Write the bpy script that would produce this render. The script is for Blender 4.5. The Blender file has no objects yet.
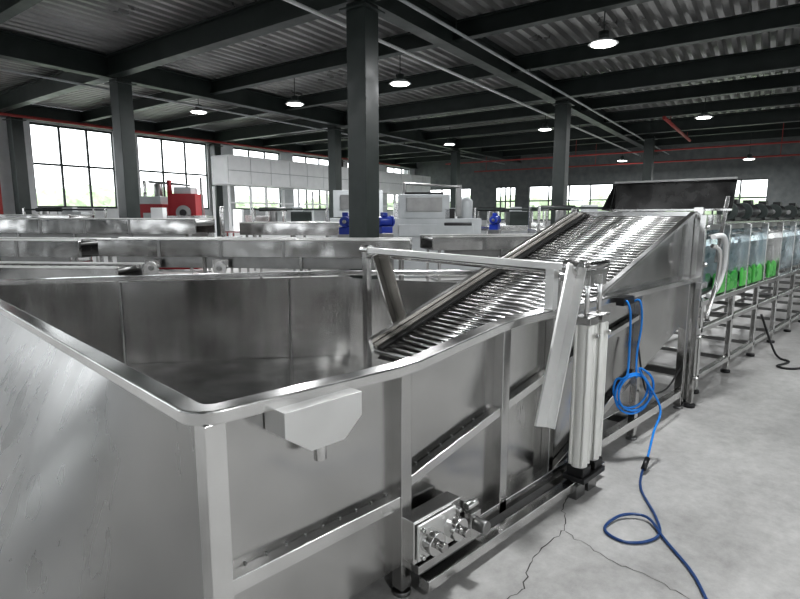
import bpy, bmesh, math, random
from mathutils import Vector, Matrix
random.seed(4)
S2=math.sqrt(0.5)
def FR(F,R,z=0.0): return Vector(((F+R)*S2,(F-R)*S2,z))

# ---------------- materials ----------------
def mat_base(name,col,metal=0.0,rough=0.5):
    m=bpy.data.materials.new(name); m.use_nodes=True
    b=m.node_tree.nodes['Principled BSDF']
    b.inputs['Base Color'].default_value=(*col,1)
    b.inputs['Metallic'].default_value=metal
    b.inputs['Roughness'].default_value=rough
    return m,m.node_tree,b
def noisy(name,col,col2,metal=0,r0=0.4,r1=0.6,scale=(3,3,3),nscale=1.0,bump=0.0,bscale=40,detail=6,bdist=0.01,streak=0.0):
    m,nt,b=mat_base(name,col,metal,r0)
    N=nt.nodes; L=nt.links
    tc=N.new('ShaderNodeTexCoord'); mp=N.new('ShaderNodeMapping'); mp.inputs['Scale'].default_value=scale
    L.new(tc.outputs['Object'],mp.inputs['Vector'])
    no=N.new('ShaderNodeTexNoise'); no.inputs['Scale'].default_value=nscale; no.inputs['Detail'].default_value=detail
    L.new(mp.outputs[0],no.inputs['Vector'])
    cr=N.new('ShaderNodeValToRGB'); cr.color_ramp.elements[0].position=0.32; cr.color_ramp.elements[1].position=0.68
    cr.color_ramp.elements[0].color=(*col,1); cr.color_ramp.elements[1].color=(*col2,1)
    L.new(no.outputs['Fac'],cr.inputs['Fac']); L.new(cr.outputs['Color'],b.inputs['Base Color'])
    mr=N.new('ShaderNodeMapRange'); mr.inputs['From Min'].default_value=0.3; mr.inputs['From Max'].default_value=0.7
    mr.inputs['To Min'].default_value=r0; mr.inputs['To Max'].default_value=r1
    L.new(no.outputs['Fac'],mr.inputs['Value'])
    if streak>0:
        m2=N.new('ShaderNodeMapping'); m2.inputs['Scale'].default_value=(7,7,0.7); L.new(tc.outputs['Object'],m2.inputs['Vector'])
        n3=N.new('ShaderNodeTexNoise'); n3.inputs['Scale'].default_value=1.5; n3.inputs['Detail'].default_value=4; L.new(m2.outputs[0],n3.inputs['Vector'])
        ma=N.new('ShaderNodeMath'); ma.operation='MULTIPLY_ADD'; ma.inputs[1].default_value=streak; L.new(n3.outputs['Fac'],ma.inputs[0]); L.new(mr.outputs[0],ma.inputs[2])
        sb=N.new('ShaderNodeMath'); sb.operation='SUBTRACT'; sb.inputs[1].default_value=streak*0.5; L.new(ma.outputs[0],sb.inputs[0]); L.new(sb.outputs[0],b.inputs['Roughness'])
    else: L.new(mr.outputs[0],b.inputs['Roughness'])
    if bump>0:
        n2=N.new('ShaderNodeTexNoise'); n2.inputs['Scale'].default_value=bscale; n2.inputs['Detail'].default_value=1; L.new(mp.outputs[0],n2.inputs['Vector'])
        bp=N.new('ShaderNodeBump'); bp.inputs['Strength'].default_value=bump; bp.inputs['Distance'].default_value=bdist
        L.new(n2.outputs['Fac'],bp.inputs['Height']); L.new(bp.outputs[0],b.inputs['Normal'])
    return m
STEEL=noisy('brushed_steel',(0.48,0.477,0.47),(0.59,0.587,0.58),1.0,0.14,0.26,(1,1,1),1.6,0.7,2.2,3,0.03,0.16)
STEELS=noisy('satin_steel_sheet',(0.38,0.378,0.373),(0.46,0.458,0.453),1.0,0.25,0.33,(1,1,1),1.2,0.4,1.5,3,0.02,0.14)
STEELB=noisy('bright_steel',(0.66,0.658,0.65),(0.76,0.758,0.75),1.0,0.17,0.26,(2,2,2),2.0,0,40,2)
STEELL=noisy('satin_bright_steel',(0.70,0.70,0.69),(0.78,0.78,0.77),0.8,0.32,0.42,(2,2,2),2.0,0,40,2)
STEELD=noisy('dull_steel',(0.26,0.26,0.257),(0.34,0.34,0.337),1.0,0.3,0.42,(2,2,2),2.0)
LID=noisy('dark_mirror_steel',(0.06,0.06,0.06),(0.10,0.10,0.10),1.0,0.2,0.32,(2,2,2),2.0)
BROWN=noisy('aged_steel',(0.20,0.19,0.175),(0.28,0.27,0.25),0.7,0.4,0.6)
ALU=noisy('anodised_aluminium',(0.74,0.74,0.71),(0.80,0.80,0.77),0.2,0.35,0.45,(3,3,1),3)
DARK=noisy('painted_dark_steel',(0.024,0.032,0.030),(0.038,0.048,0.045),0.0,0.35,0.5)
DECK=noisy('galvanised_deck',(0.30,0.30,0.298),(0.46,0.46,0.457),0.5,0.25,0.45,(1,1,1),0.7)
BLACK=mat_base('black_plastic',(0.012,0.012,0.013),0,0.4)[0]
GAP=mat_base('dark_gap',(0.02,0.02,0.02),0.3,0.5)[0]  # near-black colour stands in for shade in the gaps
WHITE=noisy('white_panel',(0.80,0.81,0.82),(0.86,0.87,0.88),0,0.35,0.5)
WHITEP=mat_base('white_plastic',(0.72,0.73,0.73),0,0.4)[0]
WALLM=noisy('painted_wall',(0.56,0.57,0.58),(0.64,0.65,0.66),0,0.7,0.8)
WALLD=noisy('wall_cladding',(0.11,0.12,0.12),(0.16,0.17,0.17),0,0.7,0.8)
RED=mat_base('red_paint',(0.30,0.012,0.02),0,0.35)[0]
REDP=mat_base('red_pipe_paint',(0.32,0.05,0.045),0,0.5)[0]
BLUE=mat_base('blue_hose_pu',(0.015,0.22,0.66),0,0.25)[0]
BLUEH=mat_base('dark_blue_hose',(0.02,0.06,0.18),0,0.3)[0]
BLUEM=mat_base('blue_motor_paint',(0.01,0.035,0.28),0,0.35)[0]
TEAL=noisy('film_covered_steel',(0.18,0.32,0.37),(0.55,0.63,0.66),0.85,0.10,0.25,(1.5,1.5,2.5),2.5,0.5,3,3,0.03)
GREEN=noisy('green_plastic',(0.03,0.32,0.05),(0.14,0.56,0.12),0.0,0.2,0.4,(4,4,4),2)
GREYP=noisy('grey_machine_paint',(0.40,0.42,0.43),(0.48,0.50,0.51),0.1,0.35,0.5)
LEAF=noisy('overexposed_foliage',(0.36,0.48,0.28),(0.64,0.74,0.54),0,0.7,0.9,(2,2,2),2)  # leaf colour lightened to paint in overexposed daylight
CRACK=mat_base('crack_shadow',(0.06,0.058,0.056),0,0.9)[0]
def floor_mat():
    m,nt,b=mat_base('concrete',(0.4,0.4,0.39),0,0.6); N=nt.nodes;L=nt.links
    tc=N.new('ShaderNodeTexCoord')
    n1=N.new('ShaderNodeTexNoise'); n1.inputs['Scale'].default_value=0.8; n1.inputs['Detail'].default_value=9; n1.inputs['Roughness'].default_value=0.62
    n2=N.new('ShaderNodeTexNoise'); n2.inputs['Scale'].default_value=11; n2.inputs['Detail'].default_value=12; n2.inputs['Roughness'].default_value=0.75
    L.new(tc.outputs['Object'],n1.inputs['Vector']); L.new(tc.outputs['Object'],n2.inputs['Vector'])
    mx=N.new('ShaderNodeMath'); mx.operation='MULTIPLY_ADD'; mx.inputs[1].default_value=0.4
    L.new(n2.outputs['Fac'],mx.inputs[0]); 
    m2=N.new('ShaderNodeMath'); m2.operation='MULTIPLY'; m2.inputs[1].default_value=0.6
    L.new(n1.outputs['Fac'],m2.inputs[0]); L.new(m2.outputs[0],mx.inputs[2])
    cr=N.new('ShaderNodeValToRGB'); cr.color_ramp.elements[0].position=0.39; cr.color_ramp.elements[1].position=0.60
    cr.color_ramp.elements[0].color=(0.28,0.278,0.272,1); cr.color_ramp.elements[1].color=(0.45,0.447,0.438,1)
    L.new(mx.outputs[0],cr.inputs['Fac']); L.new(cr.outputs[0],b.inputs['Base Color'])
    mr=N.new('ShaderNodeMapRange'); mr.inputs['From Min'].default_value=0.35; mr.inputs['From Max'].default_value=0.65
    mr.inputs['To Min'].default_value=0.30; mr.inputs['To Max'].default_value=0.6
    L.new(n1.outputs['Fac'],mr.inputs['Value']); L.new(mr.outputs[0],b.inputs['Roughness'])
    bp=N.new('ShaderNodeBump'); bp.inputs['Strength'].default_value=0.15; bp.inputs['Distance'].default_value=0.01
    L.new(n2.outputs['Fac'],bp.inputs['Height']); L.new(bp.outputs[0],b.inputs['Normal'])
    return m
FLOOR=floor_mat()
def emis(name,col,s):
    m,nt,b=mat_base(name,(0.9,0.9,0.9)); b.inputs['Emission Color'].default_value=(*col,1); b.inputs['Emission Strength'].default_value=s; return m
LAMP=emis('lamp_diffuser',(1,0.99,0.96),9)

# ---------------- mesh builder ----------------
class MB:
    def __init__(s,name,bevel=0.0,parent=None):
        s.name=name; s.bm=bmesh.new(); s.mats=[]; s.bevel=bevel; s.parent=parent
    def mi(s,m):
        if m not in s.mats: s.mats.append(m)
        return s.mats.index(m)
    def _set(s,verts,m,smooth=False):
        i=s.mi(m); fs=set()
        for v in verts:
            for f in v.link_faces: fs.add(f)
        for f in fs:
            f.material_index=i
            if smooth and len(f.verts)==4: f.smooth=True
    def box(s,c,size,m,rot=None):
        M=Matrix.Translation(Vector(c))@(rot.to_4x4() if rot else Matrix.Identity(4))@Matrix.Diagonal((*size,1))
        r=bmesh.ops.create_cube(s.bm,size=1,matrix=M); s._set(r['verts'],m)
    def bar(s,p0,p1,w,h,m,up=(0,0,1)):
        p0=Vector(p0);p1=Vector(p1);d=(p1-p0);L=d.length;d.normalize();u=Vector(up)
        if abs(d.dot(u))>0.98: u=Vector((1,0,0))
        x=d; y=u.cross(x).normalized(); z=x.cross(y)
        R=Matrix((x,y,z)).transposed()
        s.box((p0+p1)/2,(L,w,h),m,R)
    def cyl(s,p0,p1,r,m,seg=20,r2=None):
        p0=Vector(p0);p1=Vector(p1);d=p1-p0
        q=Vector((0,0,1)).rotation_difference(d.normalized())
        M=Matrix.Translation((p0+p1)/2)@q.to_matrix().to_4x4()
        rr=bmesh.ops.create_cone(s.bm,cap_ends=True,segments=seg,radius1=r,radius2=r if r2 is None else r2,depth=d.length,matrix=M)
        s._set(rr['verts'],m,True)
    def prism(s,pts,off,m):
        off=Vector(off); a=[s.bm.verts.new(Vector(p)) for p in pts]; b=[s.bm.verts.new(Vector(p)+off) for p in pts]
        n=len(pts); s.bm.faces.new(a); s.bm.faces.new(list(reversed(b)))
        for i in range(n): s.bm.faces.new((a[i],b[i],b[(i+1)%n],a[(i+1)%n]))
        s._set(a+b,m)
    def sweep(s,pts,prof,m,closed=False,smooth=False,fixed_up=False):
        pts=[Vector(p) for p in pts]; n=len(pts); rings=[]; N=None
        for i in range(n):
            if closed: t0=(pts[i]-pts[i-1]).normalized(); t1=(pts[(i+1)%n]-pts[i]).normalized()
            else:
                t0=(pts[i]-pts[i-1]).normalized() if i>0 else (pts[1]-pts[0]).normalized()
                t1=(pts[i+1]-pts[i]).normalized() if i<n-1 else t0
            t=(t0+t1).normalized(); sc=1/max(0.4,t.dot(t0))
            if fixed_up: side=Vector((0,0,1)).cross(t).normalized(); up=t.cross(side)
            else:
                if N is None:
                    a=Vector((0,0,1)) if abs(t.z)<0.9 else Vector((1,0,0)); N=(a-t*a.dot(t)).normalized()
                else: N=(N-t*N.dot(t)).normalized()
                up=N; side=up.cross(t); sc=1
            rings.append([s.bm.verts.new(pts[i]+side*(x*sc)+up*y) for x,y in prof])
        k=len(prof); R=range(n if closed else n-1)
        for i in R:
            a=rings[i]; b=rings[(i+1)%n]
            for j in range(k): s.bm.faces.new((a[j],a[(j+1)%k],b[(j+1)%k],b[j]))
        if not closed: s.bm.faces.new(list(reversed(rings[0]))); s.bm.faces.new(rings[-1])
        s._set([v for r in rings for v in r],m,smooth)
    def tube(s,pts,r,m,seg=10,sub=0,closed=False):
        pts=[Vector(p) for p in pts]
        if sub: pts=catmull(pts,sub,closed)
        s.sweep(pts,[(r*math.cos(2*math.pi*i/seg),r*math.sin(2*math.pi*i/seg)) for i in range(seg)],m,closed,True)
    def done(s,loc=(0,0,0),rz=0.0):
        bmesh.ops.recalc_face_normals(s.bm,faces=s.bm.faces[:])
        me=bpy.data.meshes.new(s.name); s.bm.to_mesh(me); s.bm.free()
        for m in s.mats: me.materials.append(m)
        o=bpy.data.objects.new(s.name,me); bpy.context.collection.objects.link(o)
        o.location=loc; o.rotation_euler=(0,0,rz)
        if s.parent: o.parent=s.parent
        if s.bevel>0:
            b=o.modifiers.new('bevel','BEVEL'); b.width=s.bevel; b.segments=2; b.limit_method='ANGLE'; b.angle_limit=math.radians(50)
        return o
def catmull(p,sub,closed=False):
    n=len(p); out=[]
    for i in range(n if closed else n-1):
        if closed: a,b,c,d=p[i-1],p[i],p[(i+1)%n],p[(i+2)%n]
        else: a,b,c,d=p[max(i-1,0)],p[i],p[i+1],p[min(i+2,n-1)]
        for k in range(sub):
            t=k/sub
            out.append(0.5*((2*b)+(c-a)*t+(2*a-5*b+4*c-d)*t*t+(3*b-a-3*c+d)*t**3))
    if not closed: out.append(p[-1])
    return out
def rect(w,h): return [(-w/2,-h/2),(w/2,-h/2),(w/2,h/2),(-w/2,h/2)]
def empty(name):
    e=bpy.data.objects.new(name,None); bpy.context.collection.objects.link(e); return e

# ---------------- building ----------------
A0=Vector((9.81,-0.62)); av=Vector((7.9,5.2)); bv=Vector((5.2,-6.8))
def G(i,j,z=0,dF=0,dR=0):
    p=A0+av*i+bv*j; return FR(p.x+dF,p.y+dR,z)
f=MB('floor'); f.box((12,12,-0.1),(110,110,0.2),FLOOR); f.done()
for i in range(-2,3):
    for j in range(-3,3):
        dF=dR=0
        if (i,j)==(0,2): dF,dR=0.3,0.6
        if (i,j)==(0,1): dR=0.26
        if (i,j)==(1,0): dR=0.38
        if (i,j)==(1,1): dR=-0.38
        if (i,j)==(2,0): dR=1.3
        p=G(i,j,0,dF,dR)
        if p.length<4.5: continue
        if i<=-1 and j<=0 and p.length<7: continue
        c=MB('steel_column',0.01)
        rot=Matrix.Rotation(math.atan2((G(1,0)-G(0,0)).y,(G(1,0)-G(0,0)).x),3,'Z')
        c.box(p+Vector((0,0,2.5)),(0.38,0.38,5.0),DARK,rot)
        c.box(p+Vector((0,0,0.015)),(0.62,0.62,0.03),DARK,rot)
        c.box(p+Vector((0,0,4.9)),(0.55,0.55,0.03),DARK,rot)
        c.done()
b=MB('ceiling_girders',0)
for j in range(-3,3):
    a=G(-2.3,j); e=G(2.97,j)
    for z,h,w in ((5.05,0.04,0.3),(5.3,0.5,0.1),(5.55,0.04,0.3)):
        b.bar((a.x,a.y,z),(e.x,e.y,z),w,h,DARK)
k=-2.0
while k<=2.98:
    a=G(k,-3.1); e=G(k,2.0)
    main=abs(k-round(k))<0.05
    for z,h,w in (((5.07,0.04,0.28),(5.3,0.46,0.1),(5.54,0.04,0.28)) if main else ((5.2,0.03,0.22),(5.37,0.34,0.08),(5.54,0.03,0.22))):
        b.bar((a.x,a.y,z),(e.x,e.y,z),w,h,DARK)
    k+=1/3
b.done()
d=MB('ceiling'); 
bl=bv.length; nrib=int(5.25*bl/0.3)
ub=(G(0,1)-G(0,0)).normalized()
base=G(-2.3,-3.2,0); far=G(3,-3.2,0)
prev=None
for n in range(nrib):
    for off,z in ((0,5.60),(0.11,5.60),(0.15,5.70),(0.26,5.70)):
        o=ub*(n*0.3+off)
        v0=d.bm.verts.new(base+o+Vector((0,0,z))); v1=d.bm.verts.new(far+o+Vector((0,0,z)))
        if prev: d.bm.faces.new((prev[0],prev[1],v1,v0))
        prev=(v0,v1)
d._set(list(d.bm.verts),DECK); d.done()
p=MB('conduit_pipes',0)
def pl(i0,j0,i1,j1,z,r,m,dR=0): 
    p.cyl(G(i0,j0,z,0,dR),G(i1,j1,z,0,dR),r,m,10)
pl(-2,0.09,2.9,0.09,4.95,0.035,WHITEP); pl(-2,-0.09,2.9,-0.09,4.93,0.03,GREYP)
pl(-2,1.1,2.9,1.1,4.95,0.03,GREYP); pl(-2,-1.0,2.9,-1.0,4.95,0.035,WHITEP); pl(-2,-1.6,2.9,-1.6,4.95,0.03,GREYP)
for i in range(-2,3): 
    for j in (0.09,-0.09,1.1,-1.0,-1.6):
        for q in (0.2,0.6): p.cyl(G(i+q,j,4.9),G(i+q,j,5.1),0.012,DARK,6)
p.done()
p=MB('red_sprinkler_pipe',0)
pl(1.45,-0.3,2.2,-0.3,4.85,0.06,REDP); pl(2.2,-1.5,2.2,1.2,4.5,0.04,REDP); pl(2.6,-2,2.6,1.2,4.3,0.04,REDP); pl(-0.3,1.90,2.6,1.90,4.98,0.05,REDP)
p.cyl(G(-0.03,1.90,0),G(-0.03,1.90,4.95),0.07,REDP,10)
for i in (1.6,2.1): p.cyl(G(i,-0.3,4.85),G(i,-0.3,5.1),0.015,REDP,6)
for j in (-1,0,.8):
    p.cyl(G(2.2,j+.3,4.5),G(2.2,j+.3,5.6),0.015,REDP,6); p.cyl(G(2.6,j+.3,4.3),G(2.6,j+.3,5.6),0.015,REDP,6)
p.done()
def window(nm,P,u,w,z0,z1,nx,zt):
    o=MB(nm,0)
    n=Vector((-u.y,u.x,0))
    def B(s0,s1,za,zb,t=0.07): 
        c=P+u*((s0+s1)/2)+Vector((0,0,(za+zb)/2))
        o.box(c,(abs(s1-s0),t,abs(zb-za)),DARK,Matrix((u,n,Vector((0,0,1)))).transposed())
    B(0,w,z0,z0+.08);B(0,w,z1-.08,z1)
    for i in range(nx+1):
        s=w*i/nx; B(s-.04 if i else 0,s+.04 if i<nx else w,z0,z1,.06)
    B(0,w,zt-.04,zt+.04,.05)
    o.done()
wn=1
def wallrun(nm,P,Q,openings,z0,z1,zt,nx,top=5.65,WM=None,WL0=None):
    global wn
    WM=WM or WALLM
    P=Vector(P);Q=Vector(Q);u=(Q-P).normalized();L=(Q-P).length;n=Vector((-u.y,u.x,0));rot=Matrix((u,n,Vector((0,0,1)))).transposed()
    w=MB(nm,0)
    def B(s0,s1,za,zb,M=None):
        w.box(P+u*((s0+s1)/2)+Vector((0,0,(za+zb)/2)),(s1-s0,0.2,zb-za),M or WM,rot)
    if z0>0: B(0,L,0,z0,WL0 or WALLM)
    B(0,L,z1,top)
    s=0
    for k,(a,c) in enumerate(openings):
        if a>s: B(s,a,z0,z1)
        s=c
    if s<L:B(s,L,z0,z1)
    w.done()
    for (a,c) in openings:
        window('window_%d'%wn,P+u*a,u,c-a,z0,z1,nx,zt); wn+=1
WL=lambda s:FR(20.9+.835*s,-14.2+.55*s)
wallrun('wall_left',WL(-20),WL(28.2),[(3,10),(12,19),(20.74,23.9),(25.0,28.6),(30.2,33.5),(34.5,38),(39.5,43),(44,47)],1.85,5.0,3.5,3)
wallrun('wall_far',G(3,2.15),G(3,-3.2),[(1,6),(8,9.5),(10.5,16),(19,24),(27,32),(36,42)],1.2,3.5,2.5,4,WM=WALLD)
wallrun('unseen_wall_right',G(-2.35,-3.2),G(2.95,-3.2),[(2,10),(13,20),(23,30),(33,40),(43,48)],0.9,4.6,2.8,4,WM=WALLD)  # unseen wall, added to cut outdoor brightness reflected in the steel
wallrun('unseen_wall_back',G(-2.35,2.3),G(-2.35,-3.1),[(4,9),(13,18),(22,27),(31,36),(39,44)],1.6,4.4,3.0,3,WM=WALLD,WL0=WALLD)  # unseen dark wall, added to close the building and darken tank reflections
def trees(nm,pts):
    t=MB(nm,0)
    for pz,r,z in pts:
        rr=bmesh.ops.create_icosphere(t.bm,subdivisions=3,radius=r,matrix=Matrix.Translation(pz+Vector((0,0,z))))
        for v in rr['verts']: v.co+=Vector((random.uniform(-.15,.15),random.uniform(-.15,.15),random.uniform(-.15,.15)))
        t._set(rr['verts'],LEAF)
    t.done()
tp=[]
for k in range(60):
    s=-16+k*0.95; r=random.uniform(0.5,0.8) if s<10 else random.uniform(1.0,1.7)
    tp.append((FR(20.9+.835*s-4.5+random.uniform(-1,1),-14.2+.55*s-7+random.uniform(-1,1)),r,r*0.8))
trees('hedge_trees',tp)
tp=[]
for k in range(40):
    r=random.uniform(0.9,1.7); tp.append((G(3.45,2.0-k*0.14),r,r*.8))
trees('hedge_trees',tp)
lamps=[(11.3,3.88,4.8),(14.6,0.0,4.8),(17.2,-3.1,4.8),(18.5,-6.4,4.8),(26.8,2.3,4.8),(19.5,10.2,4.8),(22.2,5.56,4.8),(30,11.6,4.35),(27,16.4,4.15),(5,8,4.8),(2,-5,4.8),(-3,2,4.8),(7,-8,4.8),(-2,8,4.8),(3.5,1.5,4.8)]
for F,R,z in lamps:
    o=MB('high_bay_lamp',0)
    P=FR(F,R,z)
    o.cyl(P+Vector((0,0,0.0)),P+Vector((0,0,0.05)),0.22,LAMP,24)
    o.cyl(P+Vector((0,0,0.02)),P+Vector((0,0,0.10)),0.28,GREYP,24,0.16)
    o.cyl(P+Vector((0,0,0.10)),P+Vector((0,0,0.24)),0.10,DARK,16)
    o.cyl(P+Vector((0,0,0.24)),P+Vector((0,0,5.62-z)),0.012,DARK,8)
    o.done()
    l=bpy.data.lights.new('lamp_light','AREA'); l.shape='DISK'; l.size=0.42; l.energy=200 if F>14 else 165; l.color=(.98,.99,1)
    lo=bpy.data.objects.new('high_bay_light',l); bpy.context.collection.objects.link(lo); lo.location=P-Vector((0,0,0.03))

# ---------------- wash tank ----------------
TK=empty('stainless_wash_tank')
s=MB('shell',0,TK)
s.prism([(.73,1.565,.10),(2.9,1.565,.10),(4.9,1.565,.72),(4.9,1.565,1.06),(2.25,1.565,1.06),(1.55,1.565,.97),(.73,1.565,.98)],(0,.006,0),STEEL)
s.prism([(.735,1.575,.05),(.735,5.9,.05),(.735,5.9,.98),(.735,1.575,.98)],(.006,0,0),STEEL)
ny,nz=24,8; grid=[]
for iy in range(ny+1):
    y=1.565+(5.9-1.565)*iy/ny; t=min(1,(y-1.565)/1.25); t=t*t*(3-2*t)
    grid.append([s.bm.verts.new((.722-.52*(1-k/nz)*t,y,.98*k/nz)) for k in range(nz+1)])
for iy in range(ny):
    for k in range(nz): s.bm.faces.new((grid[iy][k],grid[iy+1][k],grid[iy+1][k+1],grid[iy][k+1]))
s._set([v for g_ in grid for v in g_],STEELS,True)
s.prism([(.735,5.9,0),(.20,5.9,0),(.72,5.9,.98),(.735,5.9,.98)],(0,.006,0),STEEL)
out=[(.725,5.92),(1.74,5.31),(3.42,4.10),(3.9,2.65)]
for (x0,y0),(x1,y1) in zip(out[:-1],out[1:]):
    s.prism([(x0,y0,.15),(x1,y1,.15),(x1,y1,1.02),(x0,y0,1.0)],(.006,.004,0),STEEL)
s.prism([(3.9,2.645,.5),(4.9,2.645,.8),(4.9,2.645,1.5),(3.9,2.645,1.15)],(0,.006,0),STEEL)
s.prism([(.74,1.57,.24),(3.9,1.57,.24),(3.9,2.64,.24),(3.42,4.09,.24),(1.74,5.3,.24),(.74,5.9,.24)],(0,0,.006),STEELB)
s.bar((1.74,5.29,.25),(1.74,5.29,1.0),.012,.012,STEELD)
s.bar((2.95,4.42,.25),(2.95,4.42,1.0),.012,.012,STEELD)
s.done()
r=MB('rim',0.006,TK)
arc=[]
for k in range(9):
    a=math.radians(-90-90*k/8); arc.append((.70+.07+.07*math.cos(a),1.535+.07+.07*math.sin(a),1.005))
path=[(4.9,1.535,1.075),(2.32,1.535,1.075),(2.18,1.535,1.065),(1.62,1.535,.995),(1.5,1.535,.99)]+arc+[(.70,5.93,1.02),(1.74,5.34,1.03),(3.44,4.13,1.05),(3.92,2.68,1.12)]
r.sweep(path,rect(.075,.045),STEELB,False,False,True)
r.done()
fr=MB('frame',0.006,TK)
def post(x,y,z0,z1,w=.06,m=STEEL): fr.box((x,y,(z0+z1)/2),(w,w,z1-z0),m)
post(.735,1.545,.03,.985,.07,STEELB)
post(1.55,1.54,.03,.97); post(2.25,1.54,.1,1.045); post(2.72,1.54,.1,1.05,.05); post(3.9,1.54,.03,1.05,.05);post(4.83,1.54,.03,1.05,.06)
for x,y in ((1.74,5.38),(3.46,4.16),(3.9,2.72),(4.83,2.7)): post(x,y,.03,1.0,.05)
for x,y in ((.735,1.545),(1.55,1.54),(3.9,1.54),(4.83,1.54),(1.74,5.38),(3.46,4.16),(3.9,2.72),(4.83,2.7)):
    fr.cyl((x,y,0),(x,y,.02),.04,STEELD); fr.cyl((x,y,.02),(x,y,.06),.012,STEELB)
fr.bar((.77,1.54,.43),(1.52,1.54,.43),.05,.055,STEELB)
fr.bar((1.58,1.54,.5),(2.22,1.54,.64),.045,.045,STEELB)
fr.bar((2.28,1.54,.655),(2.70,1.54,.74),.045,.045,STEELB)
fr.bar((2.74,1.54,.75),(3.88,1.54,.9),.035,.035,STEELB)
fr.bar((1.58,1.54,.13),(4.83,1.54,.13),.06,.06,STEELB)
fr.bar((1.58,1.44,.07),(3.2,1.44,.07),.06,.05,STEELB)
fr.bar((2.75,1.54,.13),(3.88,1.56,.50),.04,.04,STEEL)
fr.bar((3.9,2.72,.13),(3.9,1.56,.13),.05,.05,STEELD);fr.bar((4.83,2.72,.3),(4.83,1.56,.3),.05,.05,STEELD)
for k in range(9): fr.box((.84+k*.08,1.562,.461),(.010,.006,.006),STEELD)
for k in range(7): fr.box((1.66+k*.08,1.562,.545+k*.0175),(.010,.006,.006),STEELD)
fr.done()
ob=MB('overflow_box',0.004,TK)
ob.prism([(.93,1.44,.985),(1.25,1.44,.985),(1.25,1.44,.90),(1.17,1.44,.83),(1.03,1.44,.83),(.93,1.44,.90)],(0,.12,0),STEELL)
ob.cyl((1.10,1.49,.765),(1.10,1.49,.84),.022,STEELB)
ob.cyl((1.10,1.49,.763),(1.10,1.49,.766),.017,BLACK)
ob.done()
gb_=MB('bearing_drive_unit',0.004,TK)
X=1.68
gb_.box((X,1.49,.27),(.30,.08,.19),STEELB)
gb_.box((X-.02,1.44,.27),(.24,.012,.16),STEELL)
for dx in (-.08,.07):
    gb_.cyl((X+dx,1.44,.27),(X+dx,1.38,.27),.05,STEELB); gb_.cyl((X+dx,1.38,.27),(X+dx,1.34,.27),.02,STEEL)
for dx in (-.12,.11):
    for dz in (-.06,.06): gb_.cyl((X+dx,1.44,.27+dz),(X+dx,1.415,.27+dz),.012,STEELB,6)
gb_.box((X+.2,1.46,.24),(.07,.12,.11),STEEL); gb_.cyl((X+.2,1.40,.24),(X+.2,1.34,.24),.03,STEELD)
gb_.cyl((X+.15,1.42,.33),(X+.22,1.42,.33),.02,STEELB,12)
gb_.box((X+.1,1.49,.145),(.46,.10,.04),STEEL)
gb_.done()

# ---------------- incline roller conveyor ----------------
CV=empty('incline_roller_conveyor')
XA,ZA,XB,ZB=2.35,.74,4.97,1.57
dr=Vector((XB-XA,0,ZB-ZA)); Lc=dr.length; dr.normalize()
nrm=Vector((-dr.z,0,dr.x))
c=MB('rollers',0,CV)
PT=.056
n=int(Lc/PT)
for k in range(n+1):
    P=Vector((XA,0,ZA))+dr*(k*PT)
    c.cyl((P.x,1.61,P.z),(P.x,2.57,P.z),.0185,STEELB,12)
    c.cyl((P.x,1.60,P.z),(P.x,1.61,P.z),.024,STEELD,10)
P0=Vector((XA,0,ZA))-nrm*.05; P1=Vector((XB,0,ZB))-nrm*.05
c.bar((P0.x,2.09,P0.z),(P1.x,2.09,P1.z),.95,.01,GAP,(0,0,1))  # dark sheet paints the shade showing between the rollers
c.done()
c=MB('side_rails',0.003,CV)
def rail(y,o,w,h,m):
    a=Vector((XA,0,ZA))+nrm*o; e=Vector((XB,0,ZB))+nrm*o
    c.bar((a.x,y,a.z),(e.x,y,e.z),w,h,m)
rail(2.60,.03,.035,.10,STEELB); rail(2.555,.045,.04,.012,BROWN); rail(2.52,.025,.04,.02,GAP)
c.prism([(3.35,1.573,1.10),(4.98,1.573,1.61),(4.98,1.573,1.0),(3.35,1.573,1.0)],(0,.006,0),STEEL)
a=Vector((3.35,1.578,1.105));e=Vector((4.98,1.578,1.615)); c.bar(a,e,.04,.025,STEELB)
c.bar((5.02,1.55,.03),(5.02,1.55,1.66),.07,.05,STEELB); c.bar((4.92,1.48,.03),(4.92,1.48,1.60),.045,.045,STEEL)
c.bar((5.02,2.65,.03),(5.02,2.65,1.66),.06,.05,STEEL)
c.bar((5.02,1.55,1.60),(5.02,2.65,1.60),.06,.05,STEELB)
c.box((4.95,1.47,1.03),(.14,.05,.05),STEELB)
for z in (.25,.6,1.2,1.5): c.cyl((4.92,1.455,z),(4.92,1.43,z),.02,STEELB,8)
c.cyl((5.02,1.55,0),(5.02,1.55,.03),.05,BLACK);c.cyl((4.92,1.48,0),(4.92,1.48,.03),.045,BLACK);c.cyl((5.02,2.65,0),(5.02,2.65,.03),.05,BLACK)
c.done()

# ---------------- lift gate ----------------
LG=empty('lift_gate')
g=MB('gate_frame',0.004,LG)
g.bar((2.62,1.36,1.335),(2.62,2.97,1.355),.05,.035,STEELL)
g.tube([(2.72,1.50,1.10),(2.71,1.50,1.24),(2.70,1.56,1.29),(2.69,2.75,1.31),(2.69,2.86,1.27),(2.69,2.88,1.0)],.016,STEEL,10,5)
g.bar((2.66,1.52,1.10),(2.66,1.52,1.32),.05,.05,STEELL)
g.bar((2.62,2.95,.25),(2.62,2.95,1.36),.045,.045,STEEL)
g.cyl((2.62,2.99,1.355),(2.62,2.91,1.355),.035,STEELB)
g.bar((2.60,2.76,1.33),(2.80,2.76,.80),.10,.015,BROWN,(1,0,0))
g.bar((2.575,2.81,1.33),(2.775,2.81,.80),.015,.06,STEEL,(1,0,0))
g.bar((2.60,1.37,1.35),(2.345,1.37,.57),.012,.10,STEELL,(1,0,0))
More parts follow.
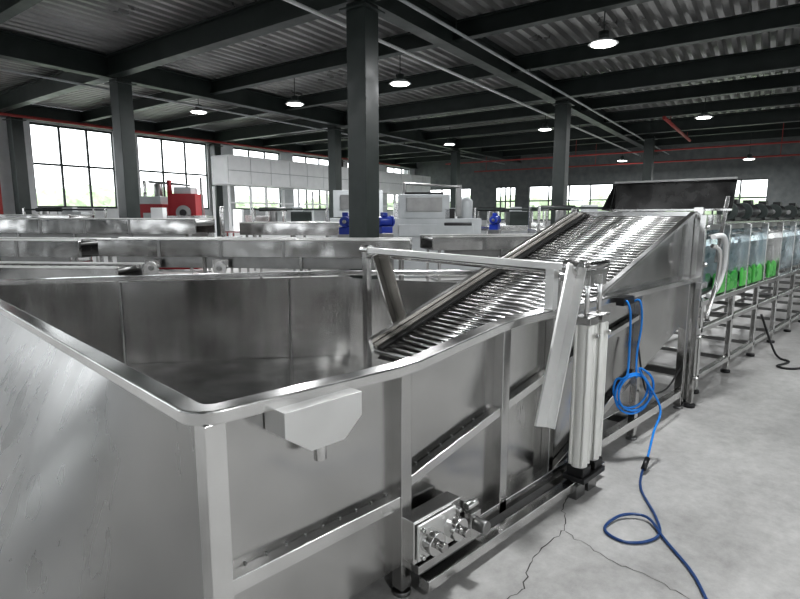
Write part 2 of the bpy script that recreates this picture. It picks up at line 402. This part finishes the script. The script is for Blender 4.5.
g.bar((2.645,1.345,1.335),(2.395,1.345,.555),.05,.012,STEELL,(1,0,0))
g.cyl((2.62,1.34,1.335),(2.62,1.42,1.335),.04,STEELB)
g.done()
for x in (2.85,2.995):
    o=MB('pneumatic_cylinder',0.003,LG)
    o.cyl((x,1.41,.18),(x,1.41,1.01),.046,ALU,28)
    for dx in (-.036,.036): 
        for dy in (-.036,.036): o.cyl((x+dx,1.41+dy,.2),(x+dx,1.41+dy,1.0),.010,ALU,10)
    o.box((x,1.41,.165),(.095,.10,.05),BLACK); o.box((x,1.41,1.03),(.095,.10,.045),STEELB)
    o.cyl((x,1.41,1.05),(x,1.41,1.24),.014,STEELB); o.box((x,1.41,1.25),(.05,.05,.06),STEELB)
    o.cyl((x,1.355,.95),(x,1.33,.95),.014,STEELB,8)
    o.box((x,1.42,.11),(.05,.05,.06),STEEL); o.box((x,1.44,.04),(.10,.10,.08),STEELD)
    o.done()
o=MB('cylinder_linkage',0.003,LG)
o.bar((2.58,1.41,1.29),(3.05,1.41,1.29),.05,.03,STEELB); o.box((2.93,1.41,1.325),(.10,.06,.05),STEELB)
o.cyl((2.80,1.39,1.33),(3.02,1.39,1.33),.02,STEEL)
o.box((2.92,1.41,.125),(.26,.13,.03),BLACK)
o.done()

# ---------------- hoses ----------------
h=MB('blue_air_hose',0)
pts=[(3.47,1.47,1.05),(3.45,1.44,1.06),(3.46,1.42,.98),(3.50,1.43,.75),(3.46,1.42,.58)]
e1=Vector((.87,-.5,0)); cc=Vector((3.56,1.42,.46))
for k in range(33):
    a=math.radians(150+k*32); rr=.125+.018*math.sin(k*.57+1)
    pts.append(cc+e1*(rr*math.cos(a))+Vector((0.004*math.sin(k*.9),-.0015*k,rr*1.0*math.sin(a)+.022*math.cos(k*.19))))
pts+=[(3.68,1.28,.36),(3.57,1.27,.22),(3.46,1.26,.06)]
h.tube(pts,.0075,BLUE,8,5)
h.tube([(3.46,1.26,.06),(3.36,1.25,.012),(3.16,1.17,.010),(2.94,1.01,.010),(2.78,.925,.010),(2.66,.94,.010),(2.58,1.015,.010),(2.59,1.11,.010),(2.66,1.148,.012),(2.80,1.12,.022),(2.86,1.02,.024),(2.73,.88,.012),(2.57,.713,.010),(2.417,.603,.010),(2.1,.40,.010),(1.8,.1,.01)],.0075,BLUEH,8,6)
h.tube([(3.60,1.47,1.04),(3.60,1.42,1.05),(3.62,1.41,.9),(3.60,1.42,.7),(3.57,1.40,.55)],.0065,BLUE,8,6)
h.cyl((3.47,1.26,.08),(3.40,1.255,.03),.016,BLACK)
h.box((3.50,1.475,1.06),(.16,.05,.05),BLACK)
h.done()
h=MB('white_flexible_hose',0)
h.tube([(5.05,1.44,1.42),(5.18,1.40,1.42),(5.27,1.40,1.30),(5.28,1.41,1.12),(5.22,1.43,.98),(5.08,1.45,.93)],.022,WHITEP,12,6)
h.tube([(4.97,1.42,1.35),(5.05,1.38,1.30),(5.10,1.40,1.05),(5.0,1.43,.75)],.018,STEELB,10,6)
h.done()
h=MB('black_power_cable',0)
h.tube([(3.8,1.50,.75),(3.82,1.46,.5),(3.95,1.46,.35),(4.3,1.46,.3),(4.6,1.47,.4)],.007,BLACK,8,6)
h.tube([(7.2,1.5,.5),(7.3,1.35,.06),(7.2,1.2,.012),(6.9,1.25,.012),(6.9,1.1,.012),(7.3,.95,.012),(7.9,1.0,.012)],.012,BLACK,8,6)
h.done()

# ---------------- roller dryer line ----------------
DY=empty('roller_dryer_line')
m=MB('body',0.006,DY)
m.box((9.4,2.15,1.19),(8.3,1.0,.66),STEELD)
def hood(x,w,M):
    P=[(x,1.62,.90),(x,1.59,1.0)]
    for k in range(7):
        a=math.radians(-10+k*16); P.append((x,1.76-.17*math.cos(a),1.30+.21*math.sin(a)))
    P+=[(x,1.9,1.51),(x,1.9,.9)]
    m.prism(P,(w,0,0),M)
x=5.22
i=0
while x<13.4:
    w=.72
    hood(x+.015,w-.03,TEAL if i%4!=3 else STEELB)
    m.cyl((x+w/2-.2,1.575,1.42),(x+w/2+.2,1.575,1.42),.010,STEELB,8)
    m.box((x,1.58,1.18),(.035,.07,.66),STEELB)
    x+=w; i+=1
m.bar((5.1,1.60,1.525),(13.6,1.60,1.525),.05,.03,STEELB)
m.bar((5.1,1.58,.83),(13.6,1.58,.83),.07,.05,STEELB)
m.bar((5.08,1.58,.58),(13.6,1.58,.58),.05,.05,STEELB)
m.bar((5.08,1.58,.15),(13.6,1.58,.15),.05,.05,STEELB)
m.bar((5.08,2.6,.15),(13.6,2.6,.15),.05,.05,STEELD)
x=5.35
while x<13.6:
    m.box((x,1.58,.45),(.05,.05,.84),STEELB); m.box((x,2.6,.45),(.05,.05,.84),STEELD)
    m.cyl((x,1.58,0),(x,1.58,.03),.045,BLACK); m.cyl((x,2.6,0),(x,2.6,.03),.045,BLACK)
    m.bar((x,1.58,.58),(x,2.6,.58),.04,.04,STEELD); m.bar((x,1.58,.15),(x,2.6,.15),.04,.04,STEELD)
    x+=.95
m.done()
m=MB('green_side_panels',0.01,DY)
for x in (5.62,5.98,6.5,6.95,7.6): 
    m.prism([(x,1.55,.87),(x+.36,1.55,.87),(x+.34,1.55,1.03),(x+.26,1.55,1.06),(x+.1,1.55,1.01),(x,1.55,1.07)],(0,.03,0),GREEN)
m.done()
m=MB('blower_motors',0.004,DY)
for x in (6.5,7.05,7.7,8.4,9.3,10.3):
    m.cyl((x-.13,1.70,1.63),(x+.16,1.70,1.63),.085,BLACK); m.cyl((x-.17,1.70,1.63),(x-.13,1.70,1.63),.095,DARK)
    m.cyl((x-.2,1.70,1.63),(x-.17,1.70,1.63),.03,STEELD)
    m.box((x,1.74,1.56),(.2,.2,.05),BLACK); m.box((x+.03,1.70,1.73),(.10,.08,.05),BLACK)
m.bar((6.2,1.76,1.545),(11,1.76,1.545),.2,.03,BLACK)
m.done()
m=MB('hopper_lid',0.003,DY)
m.prism([(5.28,1.38,1.64),(5.28,2.42,1.64),(5.36,2.42,1.90),(5.36,1.38,1.90)],(.012,0,0),LID)
m.bar((5.35,1.38,1.90),(5.35,2.42,1.90),.03,.02,STEELD)
m.bar((5.27,1.38,1.64),(5.27,2.42,1.64),.03,.02,STEELB)
m.prism([(5.28,2.42,1.63),(5.36,2.42,1.90),(5.1,2.42,1.64)],(0,.01,0),LID)
m.box((5.2,1.95,1.56),(.26,1.0,.08),STEELB)
m.bar((5.22,1.45,1.2),(5.3,1.42,1.75),.03,.03,STEEL)
m.done()

# ---------------- floor cracks ----------------
c=MB('floor_crack',0)
def crack(pts,w):
    pts=[Vector((x,y,.0015)) for x,y in pts]; q=[]
    for a,bb in zip(pts[:-1],pts[1:]):
        k=max(3,int((bb-a).length/.03))
        for i in range(k): q.append(a.lerp(bb,i/k)+Vector((random.uniform(-.012,.012),random.uniform(-.012,.012),0)))
    q.append(pts[-1])
    L=[];
    for i,pv in enumerate(q):
        d=(q[min(i+1,len(q)-1)]-q[max(i-1,0)]).normalized(); nn=Vector((-d.y,d.x,0)); ww=w*random.uniform(.4,1.2)
        L.append((c.bm.verts.new(pv+nn*ww),c.bm.verts.new(pv-nn*ww)))
    for a,bb in zip(L[:-1],L[1:]): c.bm.faces.new((a[0],a[1],bb[1],bb[0]))
crack([(2.95,1.50),(2.70,1.42),(2.483,1.284),(2.28,1.29),(2.10,1.254),(1.95,1.18),(1.83,1.189),(1.6,1.1)],.0028)
crack([(2.46,1.27),(2.42,1.1),(2.397,.959),(2.40,.8),(2.37,.648),(2.3,.3)],.0022)
crack([(6.5,.9),(5.9,.6),(5.3,.55)],.003)
c._set(list(c.bm.verts),CRACK); c.done()

# ---------------- background equipment ----------------
def place(F0,R0,F1,R1):
    a=FR(F0,R0);b2=FR(F1,R1);d=b2-a
    return a,d.length,math.atan2(d.y,d.x)
def conveyor(name,F0,R0,F1,R1,z,w=.6,dep=.14,wheels=False,rollers=False,skirt=0.0):
    a,L,rz=place(F0,R0,F1,R1)
    o=MB(name,0.006)
    for y in (0,w): o.box((L/2,y,z-dep/2),(L,.05,dep),STEEL)
    for y in (0,w): o.box((L/2,y,z+.012),(L,.09,.024),STEELL)
    if rollers:
        k=.1
        while k<L-.05: o.cyl((k,.03,z-.05),(k,w-.03,z-.05),.035,STEELD,8); k+=.14
        o.box((L/2,w/2,z-dep),(L-.02,w-.06,.01),GAP)  # sheet under the rollers, gap shade put into its colour
    else:
        o.box((L/2,w/2,z-.03),(L-.1,w-.06,.03),STEELL)
        o.cyl((.05,.03,z-.08),(.05,w-.03,z-.08),.06,STEELD); o.cyl((L-.05,.03,z-.08),(L-.05,w-.03,z-.08),.06,STEELD)
    if skirt: 
        o.box((L/2,.06,z-dep-skirt/2),(L-.5,.02,skirt),STEELD)
        for q in range(1,int(L)): o.box((q,-.03,z-dep/2),(.05,.02,dep),STEELD)
    nleg=max(2,round(L/1.5)); st=(L-.3)/nleg
    for q in range(nleg+1):
        k=.15+q*st
        for y in (.04,w-.04):
            o.box((k,y,(z-dep+.03)/2),(.05,.05,z-dep-.03),STEEL); o.cyl((k,y,0),(k,y,.04),.04,BLACK,10)
        o.box((k,w/2,.35),(.04,w,.04),STEEL)
    for y in (.04,w-.04): o.box((L/2,y,.35),(L-.2,.04,.05),STEEL)
    if wheels:
        for k in (.9,2.0):
            o.box((k,-.04,z-.36),(.26,.06,.14),STEEL)
            o.cyl((k,-.07,z-.43),(k,-.12,z-.43),.11,STEELB,20); o.cyl((k,-.12,z-.43),(k,-.14,z-.43),.04,STEELD,12)
    return o.done(a,rz)
conveyor('transfer_conveyor',8.95,-4.8,8.6,.15,1.20,.6,.26,True,False,.18)
conveyor('transfer_conveyor',12.2,-9.6,11.6,-4.2,1.50,.9,.30,False,False,.14)
conveyor('transfer_conveyor',9.5,-8.2,8.95,-5.1,1.18,.7,.26,False,True,.1)
conveyor('transfer_conveyor',13.4,-3.8,12.9,-1.2,1.40,.8,.28)
conveyor('transfer_conveyor',10.4,.6,11.0,3.3,1.18,.9,.24,False,True,.12)
conveyor('transfer_conveyor',15.0,-13.0,14.4,-8.4,1.58,.9,.25)
conveyor('transfer_conveyor',7.4,-6.6,7.1,-3.6,.92,.6,.16,False,True)
def cabinet(name,F,R,parts,rz=-.75):
    o=MB(name,0.01)
    for kind,*a in parts:
        if kind=='b': o.box(*a)
        else: o.cyl(*a)
    return o.done(FR(F,R),rz)
cabinet('red_grinding_machine',17,-6.9,[('b',(0,0,.5),(1.8,1,1.0),RED),('b',(-.45,0,1.45),(.8,.9,.9),RED),('b',(.5,0,1.6),(.8,.8,1.2),RED),('b',(-.45,-.1,2.0),(.7,.6,.25),GREYP),
 ('c',(-.7,0,2.1),(-.7,0,2.6),.05,STEEL),('c',(-.3,0,2.1),(-.3,0,2.5),.12,STEELD),('c',(-.5,-.2,2.55),(.7,-.2,2.45),.035,STEELD),('c',(.1,-.2,2.15),(.1,-.2,2.6),.07,RED),('b',(.5,0,2.3),(.5,.6,.2),GREYP),('b',(-.4,-.46,1.45),(.4,.05,.4),GREYP),('c',(.55,-.41,1.65),(.55,-.46,1.65),.22,STEELD),('c',(.55,-.46,1.65),(.55,-.5,1.65),.1,BLACK),('b',(.1,-.3,1.15),(.3,.5,.5),BLACK),('c',(.9,.2,1.0),(.9,.2,2.7),.04,STEELD),('c',(-1.0,.2,0),(-1.0,.2,2.5),.03,DARK)])
a,L,rz=place(24.0,-7.2,38.0,2.0)
o=MB('insulated_panel_enclosure',0.01)
nP=14; w=L/nP
for k in range(nP):
    for z,hh in ((3.17,.52),(3.74,.56)): o.box((k*w+w/2,0,z),(w-.03,.10,hh),WHITE)
D_=1.0
o.box((L/2,.03,3.45),(L,.08,1.1),GREYP)
o.box((L/2,D_,3.45),(L,.1,1.15),WHITE); o.box((L/2,D_/2,4.05),(L,D_+.1,.06),WHITE); o.box((L/2,D_/2,2.88),(L,D_+.1,.06),WHITE)
o.box((0,D_/2,3.45),(.1,D_,1.15),WHITE)
for k in range(9):
    o.box((k*L/8,0,1.4),(.09,.09,2.8),WHITE); o.box((k*L/8,D_,1.4),(.09,.09,2.8),WHITE)
o.box((L/2,0,.55),(L,.06,1.1),WHITE); o.box((L/2,0,2.1),(L,.05,.06),WHITE)
o.done(a,rz)
cabinet('packing_machine',14.8,.9,[('b',(0,0,.75),(2.3,1,1.5),GREYP),('b',(-.3,0,1.8),(1.3,.9,.6),GREYP),('b',(-.3,-.46,1.85),(.9,.04,.35),STEELD),('c',(.8,0,1.5),(.8,0,1.95),.2,GREYP),('c',(.8,0,1.95),(.8,0,2.05),.2,GREYP,20,.1),
 ('b',(0,-.52,1.2),(1.9,.04,.3),GREYP),('b',(-.9,0,1.7),(.3,.6,.4),STEELB),('b',(-.3,0,2.13),(1.0,.7,.06),BLACK),('b',(.35,-.3,1.6),(.25,.3,.3),BLACK),('c',(.2,-.5,1.35),(.9,-.5,1.35),.05,BLACK),('c',(-.8,-.3,2.1),(-.8,-.3,2.4),.05,STEELD),('c',(-.8,-.3,2.38),(.6,-.3,2.3),.03,STEELD),('b',(.6,-.2,1.95),(.14,.14,.8),STEELD)])
cabinet('packing_machine',16.5,-1.2,[('b',(0,0,.75),(1.6,1,1.5),GREYP),('b',(0,0,1.9),(1.4,.9,.75),GREYP),('b',(0,-.46,1.95),(1.0,.04,.4),STEELD),('b',(0,-.52,1.2),(1.2,.04,.3),GREYP),('c',(.5,0,2.2),(.5,0,2.5),.1,STEEL)])
for F,R in ((11.9,-1.15),(12.4,-.35),(15.5,2.6)):
    cabinet('blue_gear_motor',F,R,[('b',(0,0,.6),(.3,.3,1.2),STEELD),('c',(-.18,0,1.45),(.16,0,1.45),.11,BLUEM),('b',(0,0,1.26),(.3,.24,.16),BLUEM),('c',(.16,0,1.45),(.21,0,1.45),.13,BLUEM),('b',(0,0,1.6),(.12,.12,.09),BLUEM),('c',(-.24,0,1.45),(-.18,0,1.45),.04,STEELD)],random.uniform(-1,1))
FRP=lambda v:[('b',(0,0,1.2),(2.2,.8,.12),STEELB),('b',(0,-.38,1.75),(2.2,.05,.05),DARK),('b',(0,.38,1.75),(2.2,.05,.05),DARK),('b',(-1.05,-.38,.9),(.06,.06,1.8),STEEL),('b',(1.05,-.38,.9),(.06,.06,1.8),STEEL),('b',(-1.05,.38,.9),(.06,.06,1.8),STEEL),('b',(1.05,.38,.9),(.06,.06,1.8),STEEL),('b',(.3,0,1.48),(.6,.5,.4),v),('c',(-.5,-.2,1.3),(-.5,-.2,1.7),.12,STEELD),('c',(-.9,0,1.75),(-.1,0,1.75),.06,BLACK),('b',(.2,-.1,1.75),(.3,.3,.14),GREYP),('b',(0,0,.5),(2.1,.7,.05),STEEL)]
cabinet('sorting_frame',16.8,3.2,FRP(DARK)); cabinet('sorting_frame',13.3,4.2,FRP(GREYP)); cabinet('sorting_frame',19.5,1.6,FRP(WHITE)); cabinet('sorting_frame',17.8,-10.5,FRP(GREYP)); cabinet('sorting_frame',22.5,4.6,FRP(DARK),-.4)
cabinet('sorting_frame',16.6,-3.2,FRP(DARK),-.6)
cabinet('control_cabinet',19.5,-12.0,[('b',(0,0,.9),(.7,.4,1.8),GREYP),('b',(0,-.21,1.0),(.6,.02,1.4),WHITE),('c',(.2,-.22,1.1),(.2,-.25,1.1),.02,BLACK)])
cabinet('control_cabinet',21.5,.2,[('b',(0,0,1.0),(.9,.5,2.0),WHITE),('b',(0,-.26,1.1),(.7,.02,1.5),GREYP),('b',(0,-.28,1.7),(.3,.02,.2),BLACK)])
TB=[('b',(0,0,1.0),(2.4,.9,.05),STEELB),('b',(-1.1,-.4,.5),(.06,.06,1.0),STEEL),('b',(1.1,-.4,.5),(.06,.06,1.0),STEEL),('b',(-1.1,.4,.5),(.06,.06,1.0),STEEL),('b',(1.1,.4,.5),(.06,.06,1.0),STEEL),('b',(0,0,1.3),(1.0,.6,.55),STEEL),('c',(.8,0,1.02),(.8,0,1.8),.06,STEEL),('b',(-.8,0,1.4),(.3,.3,.75),WHITE),('b',(0,0,.3),(2.2,.8,.04),STEEL)]
cabinet('stainless_work_table',20,-4.9,TB); cabinet('stainless_work_table',14.6,-5.4,TB); cabinet('stainless_work_table',21,-8.6,TB,-.3)

# ---------------- world, camera ----------------
w=bpy.data.worlds.new('World'); bpy.context.scene.world=w; w.use_nodes=True
bg=w.node_tree.nodes['Background']; bg.inputs[0].default_value=(.94,.975,1,1); bg.inputs[1].default_value=3.2
cd=bpy.data.cameras.new('camera'); cam=bpy.data.objects.new('camera',cd); bpy.context.collection.objects.link(cam)
cam.location=(0,0,1.6); cam.rotation_euler=(math.radians(90-8.63),0,math.radians(-45)); cd.lens=25.2; cd.sensor_width=36; cd.clip_end=200
bpy.context.scene.camera=cam
vs=bpy.context.scene.view_settings
vs.view_transform='Standard'
try: vs.look='Medium High Contrast'
except Exception: pass
vs.exposure=0.15
